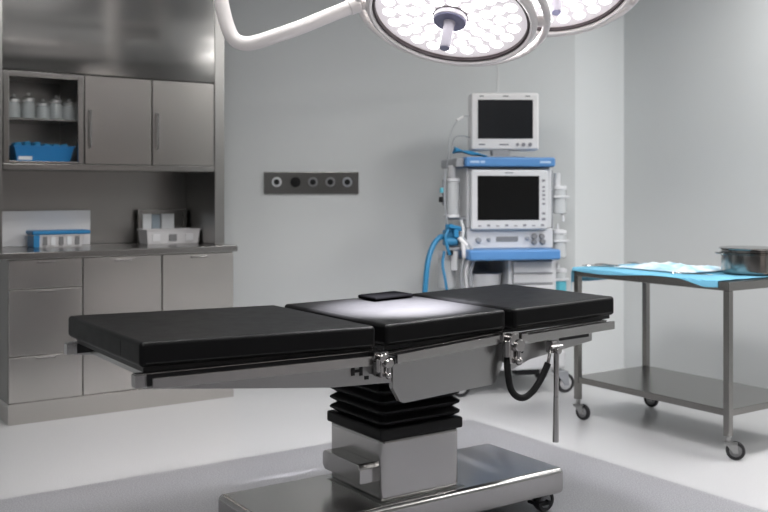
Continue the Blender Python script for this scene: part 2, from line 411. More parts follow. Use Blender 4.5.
# ------------------------------------------------------------------ casters
def caster(parent, x, y, ztop, r, ang, wid=.022, mats=None, cover=False):
    """swivel caster: bracket (part) > wheel hub, tyre; ang = heading the wheel trails to"""
    hubm, tym, brm = mats
    off = r*.75
    T = Matrix.Translation((x, y, 0)) @ Matrix.Rotation(ang, 4, 'Z')
    b = MB(T)
    b.cyl((0, 0, ztop-.028), (0, 0, ztop), r*.32, n=16)
    b.box(-r*.45, r*.95, -wid*.95, wid*.95, ztop-.04, ztop-.026, .003)
    for s_ in (-1, 1):
        b.prism([(-r*.4, ztop-.03), (r*.9, ztop-.03), (off+r*.28, r*.8), (off-r*.22, r*.8)], 'y', s_*wid*.95, s_*wid*.72)
    b.cyl((off, -wid*1.02, r), (off, wid*1.02, r), r*.14, n=12)
    p = b.build('caster', brm, parent)
    Tw = T @ Matrix.Translation((off, 0, r)) @ Matrix.Rotation(PI/2, 4, 'X')
    MB(Tw).lathe([(0, -wid*.5), (r*.42, -wid*.5), (r*.52, -wid*.36), (r*.67, -wid*.36), (r*.67, wid*.36), (r*.52, wid*.36), (r*.42, wid*.5), (0, wid*.5)], n=32).build('wheel_hub', hubm, p)
    w_ = wid*.5
    MB(Tw).lathe([(r*.66, -w_), (r*.92, -w_), (r, -w_*.5), (r, w_*.5), (r*.92, w_), (r*.66, w_)], n=40, close=True).build('tyre', tym, p)
    return p

# ------------------------------------------------------------------ operating table
ot = empty('operating_table', (2.06, 2.97, 0), 'long black padded operating table on a steel column and wheeled base', 'operating table')
# base
bp = MB(); bp.prism([(1.447, 2.752), (2.733, 2.752), (2.733, 3.222), (1.447, 3.222)], 'z', .068, .172, .022, 5)
bp.build('base', M['tsteel'], ot, 50)
for x, y, a_ in ((1.56, 2.84, 0), (2.625, 2.80, .0), (1.56, 3.14, 0), (2.625, 3.14, 0)):
    caster(ot, x, y, .072, .045, a_, .036, (M['machgrey'], M['tyre'], M['black']))
# column
cl = MB(); cl.prism([(1.888, 2.803), (2.238, 2.803), (2.238, 3.160), (1.888, 3.160)], 'z', .165, .395, .02, 5)
col_ = cl.build('column', M['tsteel'], ot, 50)
MB().box(1.873, 2.253, 2.788, 3.158, .1715, .1735).build('column_skirt', M['plate'], col_)
hb = MB(); hb.prism([(2.84, .235), (2.84, .288), (2.855, .304), (3.09, .304), (3.10, .29), (3.10, .25), (3.085, .235)], 'x', 1.820, 1.889, .004, 2)
hb.build('pedal_box', M['tsteel'], ot)
pl_ = MB(); pl_.prism([(1.878, 2.793), (2.248, 2.793), (2.248, 3.168), (1.878, 3.168)], 'z', .389, .430, .008, 3)
pl_.build('bellows_flange', M['rubber'], ot)
# pleated bellows
pz = []; z = .432; npl = 5; ph = .0365
for k in range(npl): pz += [(.018, z), (0., z+ph*.42), (0., z+ph*.58), (.018, z+ph)]; z += ph
bb = bmesh.new(); R = []
for e, zz in pz:
    e = e*1.25
    x0, x1, y0, y1 = 1.880+e, 2.247-e, 2.797+e, 3.162-e; q = .016
    R.append([bb.verts.new(p + (zz,)) for p in ((x0+q, y0), (x1-q, y0), (x1, y0+q), (x1, y1-q), (x1-q, y1), (x0+q, y1), (x0, y1-q), (x0, y0+q))])
for a_, b_ in zip(R[:-1], R[1:]):
    for i in range(8): bb.faces.new((a_[i], a_[(i+1) % 8], b_[(i+1) % 8], b_[i]))
bb.faces.new(R[0][::-1]); bb.faces.new(R[-1]); bmesh.ops.recalc_face_normals(bb, faces=bb.faces[:])
m = MB(); m._merge(bb); m.build('bellows', M['rubber'], ot, 20)
MB().box(1.92, 2.22, 2.84, 3.10, .60, .742, .006).build('column_head', M['black'], ot)

zl = lambda x: -.020*(x-.975)
zr = lambda x: .0265*(x-1.84)
zf_frame = lambda x: .024*(x-1.84)
YN, YFAR = 2.675, 3.385          # outer faces of the frame
def mirror(y): return YN + YFAR - y
def far_w(x): return .735 if x < 1.81 else (.735-.068*(x-1.81)/.56 if x < 2.37 else .667-.012*(x-2.37)/.57)
def cushion(name, x0, x1, zf, z0, z1):
    m = MB(); b = bmesh.new(); bmesh.ops.create_cube(b, size=1)
    b.transform(Matrix.Diagonal((x1-x0, .650, z1-z0, 1)))
    bmesh.ops.bevel(b, geom=b.edges[:], offset=.014, segments=5, profile=.5, affect='EDGES')
    b.transform(Matrix.Translation(((x0+x1)/2, 3.012, (z0+z1)/2)))
    for v in b.verts:
        v.co.z += zf(v.co.x); v.co.y = 2.687 + (v.co.y-2.687)*far_w(v.co.x)/.65
    m._merge(b); o = m.build(name, M['vinyl'], ot, 60)
    MB().tube([(x0+.018, 2.6875, z0+.012+zf(x0)), (x1-.018, 2.6875, z0+.012+zf(x1))], .0022, 6).build('seam', M['rubber'], o)
    if x0 < 1.2: MB().tube([(x0+.0005, 2.86, z0+.014), (x0+.0005, 2.86, z1-.014)], .0016, 6).build('end_seam', M['rubber'], o)
    return o
cushion('leg_cushion', .970, 1.788, zl, .757, .832)
cushion('seat_cushion', 1.826, 2.366, zr, .742, .817)
cushion('head_cushion', 2.406, 2.948, zr, .740, .815)
for x0, x1, zz, zf in ((.985, 1.785, .742, zl), (1.832, 2.36, .727, zr), (2.412, 2.935, .725, zr)):
    MB().box(x0, x1, 2.705, 3.355, zz, zz+.0155, zf=zf).build('support_board', M['black'], ot)
# frames and accessory rails, near and far side
def side(fn, near):
    """fn takes a y function; mirrored for the far side"""
    return fn((lambda y: y) if near else mirror)
sections = [(.952, 1.800, .706, .744, lambda x: -.010*(x-.95), .990, 1.748, .702, .734, lambda x: -.012*(x-.99)),
            (1.822, 2.372, .688, .722, lambda x: .0725*0+.058*(x-1.82), 1.842, 2.318, .689, .720, lambda x: .060*(x-1.84)),
            (2.380, 2.885, .706, .738, lambda x: .034*(x-2.40), 2.428, 2.895, .706, .738, lambda x: .034*(x-2.44))]
for near in (True, False):
    for (x0, x1, z0, z1, zf, rx0, rx1, rz0, rz1, rzf) in sections:
        def fy(a_, b_): return (a_, b_) if near else (mirror(b_), mirror(a_))
        ya, yb = fy(2.675, 2.703)
        fr = MB().box(x0, x1, ya, yb, z0, z1-.0035, .001, zf=zf).build('frame_rail', M['black'], ot)  # steel frame coloured black, standing for the shaded gap beside the rail
        MB().box(x0, x1, ya-.003, yb, z1-.0033, z1, .001, zf=zf).build('frame_lip', M['tsteel'], fr)
        MB().box(x0-.003, x0+.032, ya-.004, yb+.003, z0-.002, z1-.0034, .001, zf=zf).build('end_cap', M['tsteel'], fr)
        ya, yb = fy(2.640, 2.650)
        r_ = MB(); r_.box(rx0, rx1, ya, yb, rz0, rz1, .002, zf=rzf)
        r_ = r_.build('accessory_rail', M['tsteel'], ot)
        ya, yb = fy(2.649, 2.677)
        sp = MB()
        for xx in (rx0+.03, (rx0+rx1)/2, rx1-.03):
            zc = (rz0+rz1)/2 + rzf(xx); sp.box(xx-.012, xx+.012, ya, yb, zc-.009, zc+.009, .002)
        sp.build('rail_spacer', M['tsteel'], r_)
MB().box(1.02, 1.05, 2.70, 3.325, .706, .741, .003).build('cross_bar', M['tsteel'], ot)
MB().box(2.85, 2.88, 2.70, 3.325, .726, .748, .003).build('cross_bar', M['tsteel'], ot)
# side plates
def plate(poly, y0, y1, name, mat):
    a_ = MB(); a_.prism(poly, 'y', y0, y1, .0015, 2); p = a_.build(name, mat, ot)
    b_ = MB(); b_.prism(poly, 'y', mirror(y1), mirror(y0), .0015, 2); b_.build(name, mat, ot)
    return p
lp = plate([(.975, .706), (1.84, .697), (1.84, .622), (1.60, .632), (1.30, .664), (.975, .700)], 2.672, 2.690, 'leg_side_plate', M['plate'])
for (x, z, sx, sz) in ((1.685, .676, .006, .014), (1.702, .676, .010, .005), (1.716, .674, .006, .015), (1.738, .650, .008, .006)):
    MB().box(x-sx, x+sx, 2.668, 2.673, z-sz, z+sz, .001).build('fixing_mark', M['black'], lp)
sp_ = plate([(1.842, .700), (2.336, .722), (2.330, .632), (2.296, .572), (2.280, .566), (1.890, .547), (1.872, .554), (1.842, .604)], 2.668, 2.69, 'seat_side_plate', M['plate'])
MB().box(1.85, 2.325, 2.70, 3.325, .635, .71, .004).build('seat_tub', M['plate'], ot)
hp = plate([(2.372, .704), (2.800, .722), (2.800, .680), (2.47, .638), (2.372, .606)], 2.672, 2.70, 'head_side_plate', M['plate'])
MB().box(2.62, 2.78, 2.669, 2.673, .694, .706, .001, zf=lambda x: .02*(x-2.6)).build('plate_slot', M['black'], hp)
for x in (2.402, 2.428): MB().cyl((x, 2.668, .672), (x, 2.674, .672), .006, n=12).build('bolt', M['black'], hp)
# hinge clamps at the joints (near and far)
def clamp(x, z, s_, near=True):
    Y = (lambda y: y) if near else mirror
    q = MB(); 
    q.cyl((x-.005, Y(2.61), z+.02*s_), (x-.005, Y(2.68), z+.02*s_), .017*s_, n=20, bev=.003)
    q.box(x-.035*s_, x+.026*s_, min(Y(2.630), Y(2.668)), max(Y(2.630), Y(2.668)), z+.012*s_, z+.040*s_, .004)
    q.box(x-.014*s_, x+.014*s_, min(Y(2.622), Y(2.668)), max(Y(2.622), Y(2.668)), z-.05*s_, z+.02*s_, .005)
    p = q.build('hinge_clamp', M['chrome'], ot)
    k = MB(); k.cyl((x+.012*s_, Y(2.600), z+.002), (x+.012*s_, Y(2.624), z+.002), .018*s_, n=24, bev=.004)
    k.sphere((x+.012*s_, Y(2.612), z-.042*s_), .012*s_); k.cyl((x+.012*s_, Y(2.612), z-.042*s_), (x+.012*s_, Y(2.612), z), .006*s_, n=12)
    k.cyl((x-.026*s_, Y(2.620), z-.028*s_), (x-.026*s_, Y(2.620), z+.018*s_), .009*s_, n=14, bev=.002)
    k.build('clamp_knob', M['chrome'], p)
clamp(1.775, .700, .95); clamp(1.775, .700, .95, False)
clamp(2.345, .706, 1.3); clamp(2.345, .706, 1.3, False)
MB().box(1.795, 1.840, 2.676, 2.695, .625, .70, .002).build('joint_block', M['black'], ot)
MB().box(2.336, 2.374, 2.660, 2.69, .640, .70, .003).build('joint_block', M['black'], ot)
MB().box(1.815, 1.836, 2.640, 2.668, .688, .716, .003).build('rail_stop', M['black'], ot)
MB().box(2.396, 2.430, 2.636, 2.668, .708, .744, .003).build('rail_stop', M['tsteel'], ot)
# hanging lever rod and its clamp, hose
q = MB(); q.box(2.537, 2.572, 2.622, 2.66, .660, .705, .005); q.cyl((2.554, 2.60, .672), (2.554, 2.64, .672), .013, n=18, bev=.002); q.cyl((2.527, 2.618, .684), (2.582, 2.618, .684), .009, n=14, bev=.002)
lv = q.build('lever_clamp', M['chrome'], ot)
MB().cyl((2.554, 2.618, .672), (2.552, 2.618, .50), .0105, .0095, n=16).build('lever_rod', M['chrome'], lv)
MB().cyl((2.552, 2.618, .50), (2.550, 2.618, .328), .0100, .0120, n=16, bev=.002).build('lever_grip', M['tsteel'], lv)
MB().tube([(2.335, 2.645, .672), (2.325, 2.635, .640), (2.325, 2.63, .60), (2.338, 2.63, .55), (2.365, 2.628, .520), (2.400, 2.626, .512), (2.440, 2.625, .530), (2.475, 2.624, .565), (2.500, 2.622, .602), (2.513, 2.620, .628)], .0125, 12, 6).build('cable_hose', M['rubber'], ot)
MB().tube([(2.511, 2.620, .626), (2.522, 2.622, .655), (2.538, 2.630, .684)], .006, 10, 4).build('hose_tip', M['chrome'], ot)
# flat black pad lying on the far edge of the seat section
pd = MB(); pd.box(2.125, 2.315, 3.20, 3.335, .8305, .846, .007, 3, rot=Matrix.Rotation(-.0265, 4, 'Y'))
solo('positioning_pad', pd, M['padm'], 'small flat black pad lying at the far edge of the middle cushion', 'pad', loc=(2.22, 3.265, .8305))

# ------------------------------------------------------------------ surgical lamps
def surgical_lamp(c, n, label, stub_deg, arm_deg, arm_pts, ceil_xy):
    c = Vector(c); n = Vector(n).normalized()
    e1 = n.cross(Vector((0, 0, 1))).normalized(); e2 = n.cross(e1)
    T = Matrix(((e1.x, e2.x, n.x, c.x), (e1.y, e2.y, n.y, c.y), (e1.z, e2.z, n.z, c.z), (0, 0, 0, 1)))
    root = empty('surgical_lamp', c, label, 'surgical lamp', group='ceiling surgical lamps')
    MB(T).lathe([(0, -.115), (.10, -.113), (.20, -.104), (.28, -.082), (.322, -.050), (.337, -.018), (.336, -.004), (.328, .007), (.317, .011), (.3095, .006), (.306, -.010), (.303, -.030), (0, -.032)], n=72).build('housing', M['lampwhite'], root)
    MB(T).lathe([(.3075, .001), (.303, .004), (.298, .001), (.298, -.012), (.3075, -.012)], n=72, close=True).build('gasket_ring', M['ring'], root)
    MB(T).lathe([(0, -.016), (.2985, -.016), (.2985, -.022), (0, -.022)], n=72).build('light_cover', M['face'], root)
    led = None
    for R_, cnt, ph in ((.092, 9, .1), (.142, 13, .3), (.194, 18, .05), (.248, 22, .2)):
        for k in range(cnt):
            a_ = 2*PI*(k+ph)/cnt
            Tl = T @ Matrix.Translation((R_*math.cos(a_), R_*math.sin(a_), -.016)) @ Matrix.Rotation(a_, 4, 'Z')
            MB(Tl).lathe([(.0262, 0), (.025, .003), (.015, .006), (0, .007)], n=18).build('led_lens', M['led'], root)
    MB(T).lathe([(0, -.016), (.066, -.016), (.066, .010), (.062, .013), (0, .013)], n=40).build('handle_hub', M['hubwhite'], root)
    MB(T).lathe([(.0665, -.0125), (.069, -.0125), (.069, -.0085), (.0665, -.0085)], n=40, close=True).build('hub_band', M['ring'], root)
    MB(T).lathe([(0, .013), (.064, .013), (.062, .018), (.024, .018), (0, .018)], n=40).build('hub_disc', M['handle_end'], root)
    h = MB(T).lathe([(0, .017), (.0245, .017), (.0215, .03), (.0205, .131), (.0195, .134), (0, .134)], n=32).build('handle', M['handle'], root)
    MB(T).lathe([(0, .1335), (.0185, .1335), (.0178, .137), (0, .137)], n=24).build('handle_cap', M['handle_end'], h)
    # ring yoke, pivot stub, arm
    MB(T @ Matrix.Translation((0, 0, -.030))).torus(.370, .0150, n=96, k=14).build('yoke_ring', M['lampwhite'], root)
    sa = math.radians(stub_deg)
    for sgn in (0, PI):
        d = Vector((math.cos(sa+sgn), math.sin(sa+sgn), 0)); p0 = T @ (d*.318 + Vector((0, 0, -.03))); p1 = T @ (d*.372 + Vector((0, 0, -.03)))
        MB().cyl(p0, p1, .021, n=24, bev=.004).build('pivot_stub', M['lampwhite'], root)
    aa = math.radians(arm_deg); pj = T @ Vector((.370*math.cos(aa), .370*math.sin(aa), -.03))
    q0 = Vector(arm_pts[0]); q1 = Vector(arm_pts[1])
    MB().cyl(pj, pj + (q0-pj)*1.0 + (q1-q0).normalized()*.03, (.034), .033, n=28, bev=.006).build('arm_joint', M['lampwhite'], root)
    MB().tube(arm_pts, .0285, 20, 8).build('arm', M['lampwhite'], root)
    x, y = ceil_xy; top = Vector(arm_pts[-1])
    MB().cyl(top, (top.x, top.y, top.z+.10), .040, n=28, bev=.006).build('swivel_joint', M['lampwhite'], root)
    MB().cyl((top.x, top.y, top.z+.05), (x, y, top.z+.05), .034, n=24).build('boom', M['lampwhite'], root)
    MB().cyl((x, y, top.z), (x, y, CE-.03), .050, n=32).build('ceiling_post', M['lampwhite'], root)
    MB().lathe([(0, 0), (.10, 0), (.13, .03), (.13, .04), (0, .04)], Matrix.Translation((x, y, CE-.041)), 40).build('ceiling_rose', M['lampwhite'], root)
    return T
L1 = surgical_lamp((2.2958, 2.9334, 1.9377), (-.3673, -.2095, -.9062), 'large round surgical lamp with its curved arm reaching out to the left, nearest the table', 162.5, 342.5,
    [(2.030, 3.205, 2.004), (1.93, 3.235, 1.958), (1.826, 3.281, 1.908), (1.74, 3.337, 1.872), (1.683, 3.377, 1.850), (1.645, 3.403, 1.845), (1.612, 3.425, 1.863), (1.590, 3.44, 1.917), (1.570, 3.453, 2.015), (1.548, 3.469, 2.171), (1.535, 3.478, 2.36)], (2.55, 3.45))
L2 = surgical_lamp((2.8109, 2.8871, 2.1166), (-.2951, -.3452, -.8909), 'second round surgical lamp, farther back and partly hidden by the nearest one', 154., 10.,
    [(2.62, 3.25, 2.26), (2.60, 3.29, 2.30), (2.585, 3.31, 2.37), (2.58, 3.32, 2.46), (2.58, 3.32, 2.56)], (2.95, 3.40))

# ------------------------------------------------------------------ anaesthesia machine
MP = (4.01, 4.49, 0); MR = math.radians(-24)
MM = Matrix.Translation(MP) @ Matrix.Rotation(MR, 4, 'Z')      # x right, -y towards the viewer
am = empty('anaesthesia_machine', MP, 'tall white and blue anaesthesia machine on wheels standing against the back wall', 'medical machine', MR)
B_ = lambda: MB(MM)
B_().box(-.30, .34, -.02, .46, .155, .27, .02, 3).build('base', M['mach'], am)
for x, y, a_ in ((-.29, .0, PI*.9), (.30, .02, .1), (-.27, .42, 2.5), (.30, .42, .6)):
    T = MM @ Vector((x, y, 0))
    caster(am, T.x, T.y, .165, .062, a_ + MR, .036, (M['mach'], M['tyre'], M['machgrey']))
B_().box(.02, .16, .0, .1, .12, .16, .01).build('brake_pedal', M['black'], am)
b = B_(); b.box(-.292, -.268, .0, .46, .27, .84, .004); b.box(.256, .280, .0, .46, .27, .84, .004); b.box(-.268, .256, .44, .46, .27, .84); b.box(-.268, .256, .0, .46, .60, .62); b.box(-.03, -.008, .0, .44, .62, .84); b.box(-.268, .256, .0, .46, .27, .29)
b.build('cabinet_body', M['mach'], am)
for z0, z1 in ((.756, .832), (.692, .752), (.626, .688)):
    d = B_().box(-.004, .254, -.022, .02, z0, z1, .006, 3).build('drawer', M['mach'], am)
    B_().box(-.0, .25, -.028, -.020, z0+.001, z0+.009, .003).build('pull_edge', M['machgrey'], d)
b = B_(); b.box(-.264, .252, -.018, .01, .30, .595, .006); b.build('lower_door', M['mach'], am)
b = B_(); b.box(-.318, .262, -.14, .40, .848, .912, .014, 4); b.build('work_tray', M['blue'], am)
B_().box(-.29, .272, .03, .42, .912, 1.035, .008).build('control_panel', M['mach'], am)
for x, z, r_ in ((-.215, .965, .019), (-.15, .968, .012), (.10, .974, .014), (.145, .985, .020), (.145, .950, .018), (.195, .985, .018), (.200, .952, .020)):
    B_().cyl((x, .032, z), (x, .008, z), r_, r_*.85, n=20, bev=.002).build('knob', M['machgrey'] if x < .12 else M['hub'], am)
B_().box(-.10, .04, .026, .031, .955, .985).build('label_strip', M['hub'], am)
B_().box(-.284, .272, .05, .42, 1.035, 1.42, .012, 3).build('upper_body', M['mach'], am)
sb = B_().box(-.273, .222, -.015, .05, 1.030, 1.402, .012, 4).build('display', M['mach'], am)
B_().box(-.233, .164, -.019, -.014, 1.090, 1.364, .002).build('screen', M['screen2'], sb)
for k in range(8):
    x = -.22+.058*k; B_().box(x-.010, x+.010, -.019, -.014, 1.051, 1.058+.006*(k % 2), .001).build('key_mark', M['mark'], sb)
for z, s_ in ((1.335, .010), (1.295, .008), (1.270, .008), (1.245, .009), (1.22, .008), (1.19, .009), (1.13, .010), (1.095, .011)):
    B_().box(.193-s_, .193+s_, -.019, -.014, z-s_*.7, z+s_*.7, .001).build('key_mark', M['mark'], sb)
B_().box(-.055, -.005, -.019, -.014, 1.380, 1.388, .001).build('name_bar', M['machgrey'], sb)
ts = B_().box(-.312, .268, -.03, .42, 1.420, 1.480, .014, 4).build('top_shelf', M['blue'], am)
B_().box(-.365, -.313, .0, .40, 1.418, 1.474, .010, 3).build('shelf_end', M['machgrey'], am)
for a_, b2 in ((-.285, -.225), (-.218, -.19), (.165, .235)):
    B_().box(a_, b2, -.0325, -.029, 1.443, 1.456, .001).build('pale_lettering_bar', M['palemark'], ts)
# patient monitor on the top shelf
MMM = MM
MM = MM @ Matrix.Translation((0, .13, 0)) @ Matrix.Rotation(math.radians(-8.5), 4, 'Z') @ Matrix.Translation((-.012, -.13, 0))
pm = empty('patient_monitor', MM @ Vector((0, .13, 1.48)), 'white patient monitor with dark screen standing on top of the blue shelf', 'monitor', MR+math.radians(-8.5))
b = B_(); b.box(-.13, .07, .06, .24, 1.481, 1.492, .004); b.box(-.085, .03, .11, .2, 1.490, 1.56, .012)
b.box(.07, .12, .08, .2, 1.481, 1.489, .003); b.build('stand', M['machgrey'], pm)
hs = B_().box(-.222, .214, .10, .26, 1.528, 1.892, .018, 4).build('bezel', M['white'], pm)
B_().box(-.16, .15, .25, .33, 1.57, 1.84, .02, 3).build('rear_housing', M['mach'], pm)
B_().box(-.176, .173, .096, .101, 1.601, 1.847, .002).build('screen', M['screen'], hs)
for x, s_ in ((.075, .010), (.113, .012), (.155, .012)):
    B_().cyl((x, .101, 1.564), (x, .094, 1.564), s_, n=18).build('button', M['mark'], hs)
for x0, x1 in ((-.17, -.13), (-.04, .02)): B_().box(x0, x1, .097, .101, 1.560, 1.569, .001).build('key_mark', M['mark'], hs)
for x0, x1 in ((-.165, -.14), (-.018, .018), (.125, .155)): B_().box(x0, x1, .097, .101, 1.866, 1.874, .001).build('indicator_mark', M['hub'], hs)
MM = MMM
# absorber stack on the left side
def can(x, y, z0, z1, r_, name, mat, parent, n=22): return B_().lathe([(0, z0), (r_*.86, z0), (r_, z0+.006), (r_, z1-.01), (r_*.9, z1), (0, z1)], Matrix.Translation((x, y, 0)), n).build(name, mat, parent)
p = can(-.366, .10, 1.12, 1.33, .046, 'bellows_canister', M['clear'], am)
can(-.366, .10, 1.325, 1.35, .052, 'canister_lid', M['mach'], p); can(-.366, .10, 1.10, 1.125, .052, 'canister_base', M['mach'], p)
for k in range(5): can(-.366, .10, 1.14+.032*k, 1.165+.032*k, .036, 'bellows_fold', M['machgrey'], p)
can(-.366, .10, 1.35, 1.43, .024, 'canister_neck', M['mach'], am)
B_().box(-.385, -.27, .08, .14, 1.09, 1.11, .004).build('absorber_bracket', M['machgrey'], am)
can(-.43, .05, 1.18, 1.34, .012, 'gauge_tube', M['machgrey'], am)
B_().tube([(-.425, .03, 1.40), (-.435, .03, 1.25), (-.42, .03, 1.1), (-.41, .03, 1.0)], .006, 8, 5).build('sensor_lead', M['machgrey'], am)
# valve block and tubing below
b = B_(); b.box(-.43, -.34, .02, .10, .93, 1.03, .012, 3); b.cyl((-.43, .0, .96), (-.36, .0, .96), .026, n=18, bev=.004); b.cyl((-.40, .03, 1.02), (-.40, .03, 1.065), .026, n=18, bev=.004); b.cyl((-.345, .03, 1.02), (-.345, .03, 1.05), .022, n=18, bev=.004)
b.build('valve_block', M['hose'], am)
b = B_(); b.box(-.40, -.29, .03, .07, .905, .93, .006); b.cyl((-.37, .02, .90), (-.37, .02, .78), .022, n=16); b.cyl((-.33, .02, .93), (-.33, .02, 1.0), .014, n=14)
b.build('white_fitting', M['mach'], am)
p = can(-.40, .10, .66, .86, .055, 'absorber_canister', M['clear'], am); can(-.40, .10, .85, .90, .058, 'canister_lid', M['mach'], p)
B_().box(-.40, -.28, .11, .15, .84, .87, .004).build('absorber_bracket', M['machgrey'], am)
b = B_(); b.cyl((-.415, -.01, 1.055), (-.345, -.01, 1.04), .013, n=14, bev=.002); b.box(-.385, -.355, -.03, .02, .985, 1.035, .006)
b.build('blue_clamp', M['cloth'], am)
b = B_(); b.tube([(-.42, -.02, 1.03), (-.44, -.03, .99), (-.43, -.03, .93), (-.41, -.02, .88)], .010, 10, 5); b.build('blue_tube', M['hose'], am)
b = B_(); b.tube([(-.335, .0, 1.09), (-.325, -.02, 1.03), (-.335, -.03, .97), (-.325, -.03, .90)], .010, 10, 5); b.build('clear_tube', M['clear'], am)
b = B_(); b.cyl((-.36, -.04, .985), (-.31, -.045, .935), .014, n=14, bev=.002); b.cyl((-.335, -.042, .96), (-.325, -.05, .86), .012, .015, n=14, bev=.002); b.build('y_piece', M['white'], am)
b = B_(); b.cyl((-.405, .0, .905), (-.405, .0, .875), .020, n=16, bev=.003); b.build('black_cap', M['black'], am)
B_().tube([(-.44, .0, .90), (-.455, -.02, .82), (-.44, -.03, .72), (-.42, -.02, .60)], .009, 10, 5).build('blue_tube', M['hose'], am)
can(-.455, .02, 1.20, 1.235, .014, 'sensor_cap', M['black'], am); can(-.452, .02, 1.26, 1.29, .012, 'sensor_cap', M['teal'], am)
for off_, m_ in ((0, 'machgrey'), (.03, 'mach'), (.06, 'machgrey')):
    B_().tube([(-.34+off_*.3, .0, .98), (-.32+off_, -.03, .88), (-.345+off_, -.04, .76), (-.33+off_, -.02, .62), (-.36+off_, .0, .48)], .011, 10, 6).build('breathing_tube', M[m_], am)
def ribbed(tt): return .0175 + .0015*math.sin(tt*260)
B_().tube([(-.43, .03, .985), (-.465, .01, .985), (-.51, -.01, .94), (-.545, -.03, .86), (-.562, -.04, .76), (-.57, -.04, .62), (-.55, -.03, .45), (-.46, .0, .38), (-.38, .02, .42)], .017, 14, 10).build('blue_breathing_hose', M['hose'], am)
# monitor cables looping on the left
B_().tube([(-.232, .18, 1.75), (-.29, .14, 1.735), (-.35, .08, 1.69), (-.40, .03, 1.60), (-.415, .0, 1.50), (-.425, .02, 1.40)], .0028, 8, 8).build('monitor_cable', M['machgrey'], pm)
B_().tube([(-.285, .14, 1.738), (-.335, .10, 1.712)], .008, 8).build('cable_plug', M['white'], pm)
B_().tube([(-.232, .17, 1.61), (-.30, .10, 1.615), (-.36, .05, 1.60), (-.39, .02, 1.52), (-.40, .0, 1.46)], .004, 8, 8).build('monitor_cable', M['machgrey'], pm)
# folded blue cuff on the shelf end
def cuff(u, v):
    x = -.37 + .20*u; y = -.01 + .085*v
    z = 1.4825 + .05*(1-u)**.8*(.55+.45*math.sin(v*PI)) + .008*math.sin(9*u+5*v)*(1-u)
    return (x, y, z)
m = MB(MM); m.grid(cuff, 20, 12)
solo('pressure_cuff', m, M['cloth'], 'crumpled dark blue cuff lying on the left end of the blue top shelf', 'cuff', loc=MM @ Vector((-.28, .03, 1.483)), solid=.006)
# white bowl in the open bay
m = MB(MM @ Matrix.Translation((-.150, .14, .6205))); m.lathe([(0, 0), (.075, 0), (.10, .02), (.112, .118), (.118, .125), (.118, .132), (.110, .132), (.100, .118), (.092, .025), (0, .008)], n=36)
solo('white_basin', m, M['mach'], 'white basin sitting in the open bay below the blue work tray', 'basin', loc=MM @ Vector((-.15, .14, .6205)))
# suction canisters hung on the right side
def suction(x, y, z, label):
    s_ = empty('suction_canister', MM @ Vector((x, y, z)), label, 'canister', MR, 'suction canisters on the machine side')
    can(x, y, z, z+.155, .0445, 'canister_body', M['clear'], s_)
    can(x, y, z+.150, z+.178, .047, 'lid', M['mach'], s_)
    B_().cyl((x-.012, y, z+.175), (x-.012, y, z+.215), .010, n=12, bev=.002).build('port', M['mach'], s_)
    B_().box(x-.052, x+.052, y-.05, y+.05, z+.10, z+.115, .004).build('hanger_ring', M['mach'], s_)
    return s_
B_().box(.273, .283, .06, .12, .70, 1.40, .002).build('canister_rail', M['machgrey'], am)
s1 = suction(.3355, .09, 1.125, 'upper clear suction canister hung on the right side of the white machine')
B_().cyl((.320, .09, 1.30), (.320, .09, 1.385), .024, .022, n=18, bev=.004).build('filter', M['mach'], s1)
B_().tube([(.345, .08, 1.13), (.352, .075, 1.11), (.356, .07, 1.09), (.35, .07, 1.075)], .009, 10, 5).build('tube', M['mach'], s1)
s2 = suction(.3355, .09, .845, 'middle clear suction canister hung below the topmost one, beside the blue work tray')
s3 = suction(.3355, .09, .60, 'lowest suction canister, holding teal liquid, next to the white drawers')
can(.3355, .09, .602, .72, .0450, 'liquid', M['teal'], s3)

# ------------------------------------------------------------------ instrument trolley
TX0, TX1, TY0, TY1 = 3.876, 4.472, 2.828, 3.838
tr = empty('instrument_trolley', (4.17, 3.33, 0), 'steel two-tier instrument trolley on castors standing by the right wall', 'trolley')
MB().box(TX0, TX1, TY0, TY1, .797, .838, .004).build('top', M['trol'], tr)
MB().prism([(TX0+.004, TY0+.004), (TX1-.004, TY0+.004), (TX1-.004, TY1-.004), (TX0+.004, TY1-.004)], 'z', .204, .238, .003).build('shelf', M['trol'], tr)
for x in (TX0+.017, TX1-.017):
    for y in (TY0+.017, TY1-.017):
        e = .0165
        MB().box(x-e, x+e, y-e, y+e, .110, .7975, .003).build('leg', M['trol'], tr)
        ang = {(True, True): .5, (True, False): -.55, (False, True): -.9, (False, False): -.4}[(x < 4.1, y < 3.3)]
        caster(tr, x, y, .112, .044, -PI/2+ang*.5+.45, .022, (M['hub'], M['tyre'], M['plate']))

# drape
def drape(u, v):
    # u along y (left/far end to right/near end), v from the front hem to the back
    y = 3.872 - .985*u
    drop = .012 + .010*math.sin(7*u) + .020*max(0, 1-abs(u-.93)/.16) + .075*max(0, 1-u/.035)
    L = drop + .60
    s_ = v*L
    wob = .004*noise.noise((y*9, s_*9, 3.))
    if s_ < drop: x = TX0-.006-.003*math.sin(30*y); z = .8415-(drop-s_)
    else: x = TX0-.004+(s_-drop); z = .8415+abs(wob)*.9
    edge = 3.845
    if y > edge: z -= (y-edge)*3.0; y = edge+.002
    if u > .9: x += (u-.9)*.9*(.0 if v < .1 else .1)
    return (x, y, z)
m = MB(); m.grid(drape, 90, 60)
solo('surgical_drape', m, M['drape'], 'light blue surgical drape spread over the trolley top, its front corner hanging down', 'drape', loc=(4.17, 3.35, .8415), solid=.0018)

